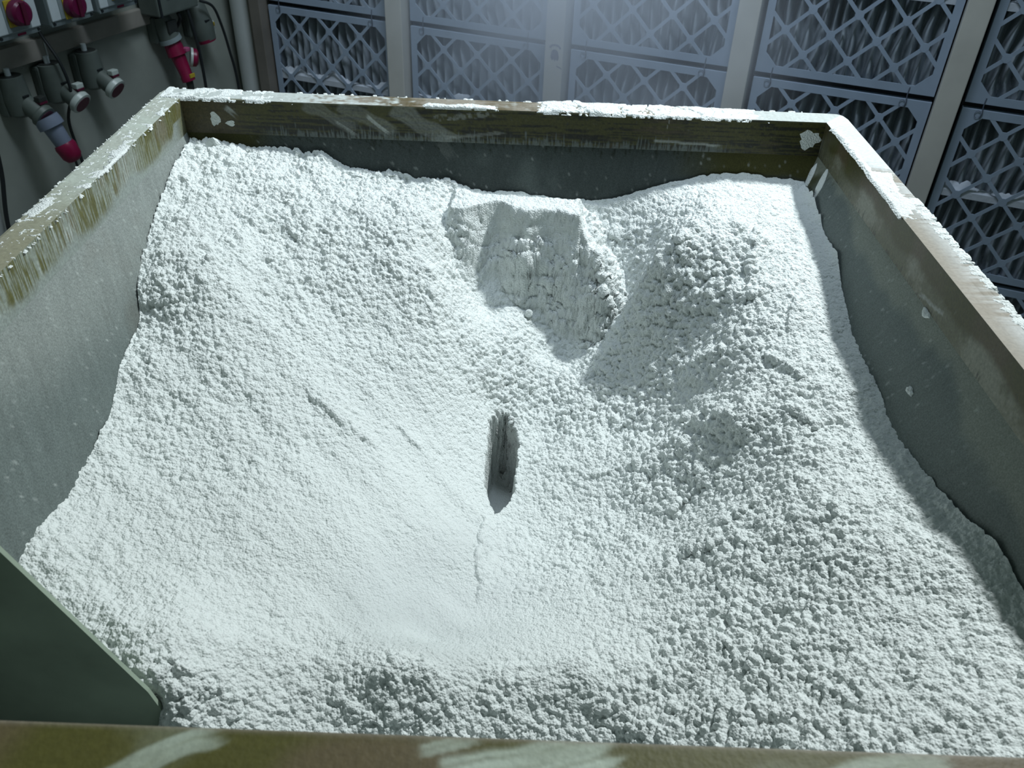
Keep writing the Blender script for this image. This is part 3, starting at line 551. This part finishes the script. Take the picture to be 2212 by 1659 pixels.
SCARP= [(-0.303, -0.63, -0.233, -0.683, -0.236, -0.602, 0.008, 0.02), (-0.238, -0.662, -0.191, -0.695, -0.203, -0.617, 0.006, 0.02), (-0.158, -0.626, -0.118, -0.66, -0.129, -0.6, 0.006, 0.02), (0.339, -0.503, 0.367, -0.543, 0.395, -0.471, 0.014, 0.03), (0.369, -0.656, 0.394, -0.724, 0.432, -0.646, 0.02, 0.03), (0.339, -0.596, 0.382, -0.713, 0.429, -0.628, 0.014, 0.02), (0.294, -0.786, 0.358, -0.752, 0.34, -0.721, 0.012, 0.03), (0.456, -0.711, 0.494, -0.758, 0.518, -0.695, 0.012, 0.025), (0.486, -0.428, 0.435, -0.455, 0.484, -0.378, 0.01, 0.02), (0.481, -0.279, 0.444, -0.423, 0.504, -0.333, 0.012, 0.02), (0.251, -0.303, 0.314, -0.35, 0.306, -0.264, 0.012, 0.02), (0.299, -0.459, 0.337, -0.293, 0.353, -0.377, 0.008, 0.02), (0.516, -0.457, 0.501, -0.525, 0.541, -0.485, 0.01, 0.03), (0.446, -0.586, 0.492, -0.647, 0.508, -0.582, 0.012, 0.02), (0.295, -0.897, 0.346, -0.912, 0.332, -0.878, 0.01, 0.02), (-0.006, -0.737, -0.003, -0.911, 0.028, -0.827, 0.007, 0.03), (0.424, -0.897, 0.412, -0.958, 0.443, -0.923, 0.008, 0.02), (-0.235, -0.156, -0.152, -0.311, -0.168, -0.172, 0.01, 0.03), (-0.133, -0.144, -0.11, -0.342, -0.161, -0.231, 0.012, 0.03), (-0.101, -0.329, -0.061, -0.377, -0.088, -0.258, 0.012, 0.03), (-0.174, -0.302, -0.087, -0.48, -0.108, -0.333, 0.01, 0.03), (-0.171, -0.412, -0.138, -0.433, -0.149, -0.377, 0.01, 0.02), (0.192, -0.642, 0.243, -0.628, 0.22, -0.604, 0.006, 0.015), (0.229, -0.533, 0.284, -0.503, 0.251, -0.477, 0.008, 0.015), (0.145, -0.455, 0.203, -0.466, 0.169, -0.424, 0.006, 0.015), (-0.379, -0.493, -0.321, -0.534, -0.347, -0.491, 0.006, 0.02), (-0.315, -0.412, -0.25, -0.486, -0.272, -0.409, 0.006, 0.02), (0.35, -0.871, 0.408, -0.849, 0.386, -0.821, 0.008, 0.02), (-0.461, -0.253, -0.371, -0.334, -0.411, -0.238, 0.008, 0.02), (-0.45, -0.321, -0.358, -0.419, -0.377, -0.333, 0.005, 0.02), (0.05, 0.164, 0.126, -0.044, 0.129, 0.095, 0.004, 0.02), (-0.002, -0.003, 0.072, -0.148, 0.072, -0.02, 0.004, 0.02), (-0.127, -1.116, -0.093, -1.104, -0.107, -1.134, 0.01, 0.03), (-0.096, -1.092, -0.041, -1.106, -0.068, -1.127, 0.008, 0.03), (0.011, -1.105, 0.058, -1.079, 0.035, -1.12, 0.01, 0.03), (0.058, -1.088, 0.16, -1.076, 0.105, -1.119, 0.008, 0.03), (-0.386, -1.1, -0.268, -1.088, -0.322, -1.121, 0.006, 0.03), (-0.278, -1.067, -0.176, -1.1, -0.232, -1.11, 0.007, 0.03)]
LIP= [(-0.128, -0.196, -0.156), (-0.074, -0.18, -0.156), (-0.0, -0.158, -0.156), (0.047, -0.18, -0.156), (0.111, -0.187, -0.156), (0.166, -0.208, -0.156), (0.227, -0.243, -0.156)]
NX, NY = 1180, 1000
def limits(z): t = np.maximum(-z - LEG, 0) * KS; return HI - t
ay = np.linspace(0, 1, NY)[None, :]; ax_ = np.linspace(-1, 1, NX)[:, None]
zb = np.full((NX, NY), -.22)
cg = 140
for it in range(2):
    xl = limits(zb) + .001; t_ = np.maximum(-zb - LEG, 0) * KS; yb = YB - t_ + .001; yf = YF + t_ - .001
    X = ax_ * xl; Y = yb + (yf - yb) * ay
    if it == 0:
        gx = np.linspace(-.68, .68, cg); gy = np.linspace(-1.42, -.03, cg); GX, GY = np.meshgrid(gx, gy, indexing='ij'); GZ = tps(TERR, GX, GY); GR_ = tps(ROUGH, GX, GY, 3e-3)
    def samp(G, x, y):
        fx = (x - gx[0]) / (gx[1] - gx[0]); fy = (y - gy[0]) / (gy[1] - gy[0]); i = np.clip(np.floor(fx).astype(int), 1, cg - 3); j = np.clip(np.floor(fy).astype(int), 1, cg - 3); u = fx - i; v = fy - j
        wu = [((-u + 2) * u - 1) * u / 2, ((3 * u - 5) * u * u + 2) / 2, ((-3 * u + 4) * u + 1) * u / 2, (u - 1) * u * u / 2]; wv = [((-v + 2) * v - 1) * v / 2, ((3 * v - 5) * v * v + 2) / 2, ((-3 * v + 4) * v + 1) * v / 2, (v - 1) * v * v / 2]
        return sum(wu[a] * wv[b_] * G[i + a - 1, j + b_ - 1] for a in range(4) for b_ in range(4))
    zb = np.clip(samp(GZ, X, Y), -.50, -.07)
rough = np.clip(samp(GR_, X, Y), .05, 1.25)
# the bowl floor at the foot of the left slope stays smooth and the right side starts abruptly
wob = vn(X, Y, .05, .05, 501) * .012
# scooped hollow below the far edge: a steep face under a crumbly lip
lipy = np.interp(X[:, :1], [p_[0] for p_ in LIP], [p_[1] for p_ in LIP]) + fbm(X, X * 0, .06, 505, 3) * .018
D_ = lipy - Y; cone = -.154 - 3.0 * np.maximum(0, D_ + sst(-.01, .03, D_) * (.016 * fbm(X, D_ * 3, .08, 511, 2) + .007 * np.abs(fbm(X + D_, D_ * 3, .03, 513, 3)) + .004 * fbm(X, D_ * 3, .012, 516, 2))) - 1.5 * np.maximum(0, -.10 - X + fbm(X, Y, .05, 507, 2) * .03) - 1.2 * np.maximum(0, X - .155 + fbm(X, Y, .05, 508, 2) * .05)
sm_ = .012; dif = (cone - zb) / sm_; zb = zb + sm_ * np.where(dif > 20, dif, np.log1p(np.exp(np.minimum(dif, 20)))) * sst(YB - .035, YB - .07, Y)
# long slump relief
med = fbm(X + wob, Y, .16, 510, 4) * .010 + np.abs(fbm(X, Y, .075, 520, 3)) * .010 * rough
z = zb + med * np.clip(rough + .1, .2, 1)
for (x1, y1, x2, y2, cx, cy_, h, Ld) in SCARP:
    ex, ey = x2 - x1, y2 - y1; Ln = math.hypot(ex, ey); ex /= Ln; ey /= Ln; nx, ny = -ey, ex
    if (cx - x1) * nx + (cy_ - y1) * ny < 0: nx, ny = -nx, -ny
    a = (X - x1) * ex + (Y - y1) * ey; d = (X - x1) * nx + (Y - y1) * ny + fbm(X, Y, .03, 530, 3) * .010
    pr_ = sst(-.004, .004, d) * np.exp(-np.maximum(d, 0) / Ld) * sst(-.015, .012, a) * sst(Ln + .015, Ln - .012, a); z = z + h * pr_ * (.35 if X.size and x1 < .03 and y1 > -.6 else 1.0)
# avalanche streaks on the left slope
lm = sst(.03, -.06, X) * sst(-.18, -.3, Y)
z = z + lm * (vn(X, Y, .07, .016, 541, -.75) * .0012 + vn(X, Y, .16, .04, 543, -.65) * .003)
# pit in the valley
hx0 = .022; dx = (X - hx0 - (Y + .605) * .03) / (.027 * sst(-.745, -.645, Y) ** .5 + 1e-3); dyy = (Y + .592) / .125
pit = sst(1.05, .80, np.sqrt(dx * dx + np.abs(dyy) ** 3) + fbm(X, Y, .03, 560, 3) * .14 + fbm(X, Y, .008, 565, 2) * .10)
z = z - pit * (.125 + .03 * sst(-.69, -.52, Y))
# powder clinging to the walls above the contact line
dw = np.minimum(np.minimum(xl - np.abs(X), yb - Y), 9)
side_back = (yb - Y) < (xl - np.abs(X)); cl = np.where(side_back, .014 * np.exp(-((X - .47) / .10) ** 2) + .013 * np.exp(-((X - .03) / .035) ** 2) + .010 * np.exp(-((X - .10) / .03) ** 2) + .010 * np.exp(-((X + .38) / .04) ** 2) + .012 * np.exp(-((X + .22) / .03) ** 2) + .012 * sst(.55, .6, X),
    np.where(X > 0, .030 * np.exp(-((Y + .17) / .07) ** 2) + .022 * np.exp(-((Y + .36) / .05) ** 2) + .022 * np.exp(-((Y + .98) / .07) ** 2) + .015 * np.exp(-((Y + 1.2) / .1) ** 2), 0.002))
crag = .6 + .8 * np.abs(fbm(X, Y, .03, 570, 3, an=1)) 
z = z + cl * np.exp(-np.maximum(dw, 0) / .010) * crag
# front side of the baffle: the corner pocket is emptier
bf = sst(-1.190, -1.1955, Y) * sst(-.350, -.362, X); z = z - bf * (.035 + .13 * sst(-.36, -.46, X) ** .8)
# lumps, displaced along the surface normal
dzx = np.gradient(z, axis=0) / np.gradient(X, axis=0); dzy = np.gradient(z, axis=1) / np.gradient(Y, axis=1); nl = 1 / np.sqrt(1 + dzx ** 2 + dzy ** 2)
wx = X + vn(X, Y, .012, .012, 601) * .0012; wy = Y + vn(X, Y, .012, .012, 602) * .0012
patch = .40 + .95 * sst(-.4, .4, fbm(X, Y, .06, 610, 3))
L0 = clump3(wx, wy, z, .032, 619, .4, .9) * .0035; L1 = clump3(wx, wy, z, .0135, 620) * .0056; L2 = clump3(wx, wy, z, .0074, 621) * .0068; L3 = clump3(wx, wy, z, .0044, 622) * .0038; fi = fbm(X, Y, .004, 640, 2) * .0006
keep = (1 - .85 * pit) * (1 - np.exp(-((Y + 1.193) / .010) ** 2) * sst(-.34, -.36, X))
flak = np.exp(-((X - .05) / .16) ** 2 - ((Y + .23) / .07) ** 2); z3 = z * 1.0
disp = (L0 * sst(.6, 1.1, rough) * patch + L1 * rough * patch + L2 * (.08 + .92 * rough) * (.65 + .35 * patch) + L3 * (.25 + .75 * rough) + fi + flak * (np.abs(fbm(X, Y + z, .045, 650, 4)) * .012 + np.abs(fbm(X + z, Y, .02, 655, 3)) * .004)) * keep - .0075 * rough
edge = sst(.0, .006, dw)
Vx = X - nl * dzx * disp * edge; Vy = Y - nl * dzy * disp * edge; Vz = z + nl * disp
P = np.stack([Vx, Vy, Vz], -1).reshape(-1, 3)
me = np_mesh('white_powder', P, grid_faces(NX, NY)[:, ::-1]); o = link('white_powder', me, M_powder)
tag(o, 'lumpy white powder heaped in the hopper around a deep central pit', 'powder', kind='stuff')

# caked powder on the rim
def crust(side, s0, s1, fn, label, cell=.010, n=700, m=36):
    s = np.linspace(s0, s1, n)[:, None] + np.zeros((1, m)); W_ = -YB if side == 'back' else FL; w = np.linspace(-.001, W_ + .004, m)[None, :] + 0 * s; T = w / W_
    h = fn(s, T, w); lump = clump(s, w, cell, 701) * .6 + clump(s, w, cell * .5, 702) * .4
    h = h * (.45 + .75 * lump) + fbm(s, w, .006, 705, 3) * .0006 * (h > 0); z = np.where(h > .0002, h, -.0035)
    w = np.where(h > .0002, w, np.clip(w, .002, W_ - .002)); over = np.maximum(w - W_, 0); z = z - over * 1.2
    x, y = side_xy(side, s, w); me = np_mesh('powder_crust', np.stack([x, y, z], -1).reshape(-1, 3), grid_faces(n, m))
    o = link('powder_crust', me, M_powder); tag(o, label, 'powder', kind='stuff'); return o
def gs(x, c, w): return np.exp(-((x - c) / w) ** 2)
def f_back(s, T, w):
    base = .0075 * sst(.06, .10, s + .015 * vn(s, w, .02, .02, 711)) * sst(.54, .40, s) * (.5 + .5 * gs(s, .15, .08)) * (.6 + .7 * fbm(s, w, .03, 713, 3))
    cr = np.abs(fbm(s, w, .035, 714, 3)); base = base * sst(.015, .05, cr)
    base = base - .0016 * sst(.22, .3, s) * sst(.3, .26, s - .02)
    thin = .0045 * sst(-.165, -.15, s) * sst(-.01, -.04, s) * sst(.60, .78, T + .12 * vn(s, w, .02, .05, 716)) * sst(1.06, .98, T)
    left = .0022 * sst(-.46, -.62, s + .05 * fbm(s, w, .03, 718)) * sst(.0, .4, fbm(s, w, .02, 719, 3) + .25) + .0022 * sst(-.42, -.50, s) * sst(.78, .9, T + .1 * vn(s, w, .03, .02, 720)) * sst(-.0, .5, vn(s, w, .04, .03, 722) + .3)
    edge = .0010 * sst(.10, .0, T) * sst(.3, .7, vn(s, w, .008, .02, 723))
    return np.maximum(np.maximum(base, thin), np.maximum(left, edge)) * sst(1.09, 1.0, T)
crust('back', -.69, .63, f_back, 'cracked white powder crust along the far rim of the hopper')
def f_right(s, T, w):
    inner = .0060 * sst(-.36, -.30, s) * sst(.68, .92, T + .10 * vn(s, w, .015, .05, 731)) * sst(-.09, -.11, s)
    mid = .0035 * sst(-.30, -.33, s) * sst(-.50, -.44, s) * sst(.25, .55, T + .5 * (s + .34) * 1.5 + .2 * vn(s, w, .03, .03, 733)) * (.7 + .4 * vn(s, w, .03, .01, 734))
    d = T - (.35 - (s + .40) * -1.15); ridge = .0032 * sst(-.40, -.46, s) * sst(-.98, -.8, s) * sst(.42, .12, T + (s + .5) * -.35 + .12 * vn(s, w, .015, .05, 736)) * (.5 + .6 * vn(s, w, .006, .05, 737))
    return np.maximum(np.maximum(inner, mid), ridge)
crust('right', -1.25, -.07, f_right, 'white powder crust along the right rim of the hopper', cell=.007)
def f_left(s, T, w):
    a = .0012 * sst(.22, .45, fbm(s, w, .03, 741, 3)) * sst(.55, .85, T + .15 * vn(s, w, .03, .05, 742)) * sst(-.60, -.56, s) * sst(-.1, -.14, s)
    b_ = .003 * gs(s, -.385, .05) * sst(.72, .9, T + .15 * vn(s, w, .012, .03, 743)) + .0022 * gs(s, -.57, .03) * gs(T, .25, .15) + .0012 * sst(.1, .45, fbm(s, w, .02, 744, 3)) * sst(-.12, -.03, s)
    return np.maximum(a, b_) * sst(1.08, 1.0, T)
crust('left', -1.2, -.03, f_left, 'thin white powder crust along the left rim of the hopper', cell=.007)

# powder flakes pressed onto the inner walls in the far right corner
def flake(label, origin, ux, uz, outline, thick, seed, name='powder_flake'):
    ux = Vector(ux).normalized(); uz = Vector(uz).normalized(); nn = uz.cross(ux).normalized()
    g = BM(); n = len(outline); rings = []
    for f, h in ((1.0, 0.0), (.96, .45), (.8, .85), (.5, 1.0), (.2, 1.05)):
        ring = []
        for k, (a, c) in enumerate(outline):
            j = 1 + .06 * math.sin(k * 2.3 + seed); hh = thick * h * (1 + .22 * math.sin(k * 1.9 + f * 9 + seed))
            ring.append(g.b.verts.new(ux * (a * f * j) + uz * (c * f * j) + nn * hh))
        rings.append(ring)
    for p, q in zip(rings, rings[1:]):
        for i in range(n): g.b.faces.new((p[i], p[(i + 1) % n], q[(i + 1) % n], q[i]))
    g.b.faces.new(rings[-1]); g.b.faces.new(rings[0][::-1])
    me = g.mesh(name, True); o = link(name, me, M_powder); o.location = origin; tag(o, label, 'powder flake', 'caked powder flakes in the hopper'); return o
def blob(rx, rz, n=26, amp=.16, seed=0, pinch=0):
    out = []
    for k in range(n):
        a = 2 * math.pi * k / n; r = 1 + amp * math.sin(3 * a + seed) + amp * .6 * math.sin(7 * a + seed * 2)
        out.append((rx * r * math.cos(a), rz * r * math.sin(a)))
    return out
flake('white powder flake stuck high on the far wall in the far right corner', (.622, YB - .0005, -.036), (1, 0, 0), (0, 0, 1), blob(.020, .019, seed=1), .006, 1)
leaf = [(x * .011, z * .030) for x, z in [(0, 1), (.5, .8), (.9, .4), (1, 0), (.8, -.5), (.4, -.85), (0, -1), (-.5, -.8), (-.85, -.4), (-1, 0), (-.85, .45), (-.5, .8)]]
nr = Vector((-.94, 0, .33)).normalized(); dn = Vector((-.33, 0, -.94)).normalized()
flake('leaf-shaped grey-white powder flake in the far right corner, left one of the pair', Vector((HI - .013, -.082, -LEG - .036)) , (0, 1, .2), (.33, .25, .94), leaf, .0025, 3)
flake('leaf-shaped grey-white powder flake in the far right corner, right one of the pair', Vector((HI - .009, -.140, -LEG - .026)), (0, 1, .2), (.33, .25, .94), [(a * 1.15, c * 1.1) for a, c in leaf], .0025, 5)
flake('small white powder crumb on the right inner wall, low near the powder edge', Vector((HI - .030, -.745, -LEG - .0855)), (0, 1, 0), (.33, .1, .94), blob(.010, .0055, 14, seed=4), .003, 7)
flake('white powder crumb on the right inner wall, just under the rim leg', Vector((HI - .001, -.66, -LEG - .004)), (0, 1, 0), (.33, .1, .94), blob(.013, .006, 14, seed=6), .003, 9)
flake('white powder scab on the far inner wall near the left corner', Vector((-.585, YB - .0005, -.040)), (1, 0, 0), (0, 0, 1), blob(.010, .014, 16, seed=2), .003, 2)
flake('tiny white powder scab on the far inner wall right of a bigger one', Vector((-.555, YB - .0005, -.048)), (1, 0, 0), (0, 0, 1), blob(.009, .006, 14, seed=5), .003, 4)
def chunk(label, loc, size, seed):
    g = BM(); bmesh.ops.create_icosphere(g.b, subdivisions=3, radius=1.0); rr = random.Random(seed)
    planes = [(Vector((rr.uniform(-1, 1), rr.uniform(-1, 1), rr.uniform(-1, 1))).normalized(), rr.uniform(.55, .8)) for _ in range(9)]
    for v in g.b.verts:
        for pn, pd in planes:
            e = v.co.dot(pn) - pd
            if e > 0: v.co -= pn * e * .9
        v.co = Vector((v.co.x * size[0], v.co.y * size[1], v.co.z * size[2]))
    o = g.obj('powder_chunk', M_powder, smooth=True); o.location = loc; o.rotation_euler = (rr.uniform(-.5, .5), rr.uniform(-.5, .5), rr.uniform(0, 3)); tag(o, label, 'powder chunk', 'loose powder chunks'); return o
chunk('angular powder chunk leaning in the far left corner, tallest of the group', (-.585, -.083, -.088), (.020, .012, .022), 3)
chunk('angular powder chunk right of the tallest one in the far left corner', (-.553, -.085, -.092), (.017, .012, .013), 4)
chunk('small powder chunk nearest the left wall in the far left corner', (-.612, -.098, -.090), (.013, .012, .011), 5)
chunk('small powder chunk against the far wall, farthest right of the corner group', (-.520, -.080, -.094), (.009, .008, .007), 6)
kk = int(np.argmin((P[:, 0] - .066) ** 2 + (P[:, 1] + .262) ** 2))
chunk('pale powder cube lying at the foot of the shaded hollow', tuple(float(q) for q in P[kk] + np.array((0, 0, .004))), (.010, .009, .010), 8)

# ---------------------------------------------------------------- dust in the air
def haze(name, label, loc, size, dens, col, seed, rotz=0.0):
    g = BM(); bmesh.ops.create_icosphere(g.b, subdivisions=3, radius=1.0); me = g.mesh(name, True)
    m = bpy.data.materials.new(name); m.use_nodes = True; nt = m.node_tree; nt.nodes.clear(); N = nt.nodes; Lk = nt.links
    out = N.new('ShaderNodeOutputMaterial'); pv = N.new('ShaderNodeVolumePrincipled'); tc = N.new('ShaderNodeTexCoord'); ln = N.new('ShaderNodeVectorMath'); ln.operation = 'LENGTH'
    mr = N.new('ShaderNodeMapRange'); mr.interpolation_type = 'SMOOTHSTEP'; mr.inputs['From Min'].default_value = 1.0; mr.inputs['From Max'].default_value = 0.0; mr.inputs['To Min'].default_value = 0; mr.inputs['To Max'].default_value = 1
    no = N.new('ShaderNodeTexNoise'); no.inputs['Scale'].default_value = 1.6; no.inputs['Detail'].default_value = 2; mr2 = N.new('ShaderNodeMapRange'); mr2.inputs['From Min'].default_value = .35; mr2.inputs['From Max'].default_value = .7
    mu = N.new('ShaderNodeMath'); mu.operation = 'MULTIPLY'; mu2 = N.new('ShaderNodeMath'); mu2.operation = 'MULTIPLY'; mu2.inputs[1].default_value = dens
    mp = N.new('ShaderNodeMapping'); mp.inputs['Location'].default_value = (seed, 0, 0); Lk.new(tc.outputs['Object'], mp.inputs[0])
    Lk.new(tc.outputs['Object'], ln.inputs[0]); Lk.new(ln.outputs['Value'], mr.inputs[0]); Lk.new(mp.outputs[0], no.inputs['Vector']); Lk.new(no.outputs[0], mr2.inputs[0])
    Lk.new(mr.outputs[0], mu.inputs[0]); Lk.new(mr2.outputs[0], mu.inputs[1]); Lk.new(mu.outputs[0], mu2.inputs[0]); Lk.new(mu2.outputs[0], pv.inputs['Density']); pv.inputs['Color'].default_value = (*col, 1); Lk.new(pv.outputs[0], out.inputs['Volume'])
    o = link(name, me, m); o.location = loc; o.scale = size; o.rotation_euler = (0, 0, rotz); tag(o, label, 'dust', kind='stuff'); return o
haze('dust_haze', 'bluish dust haze hanging between the hopper and the filters', (.16, .62, .02), (.75, .42, .60), 5.5, (.80, .88, 1.0), 1.0, -TH)
haze('dust_puff', 'white dust puff drifting over the bright bowl of powder', (-.04, -.98, -.32), (.22, .14, .11), 6.0, (.95, .97, 1.0), 4.0)
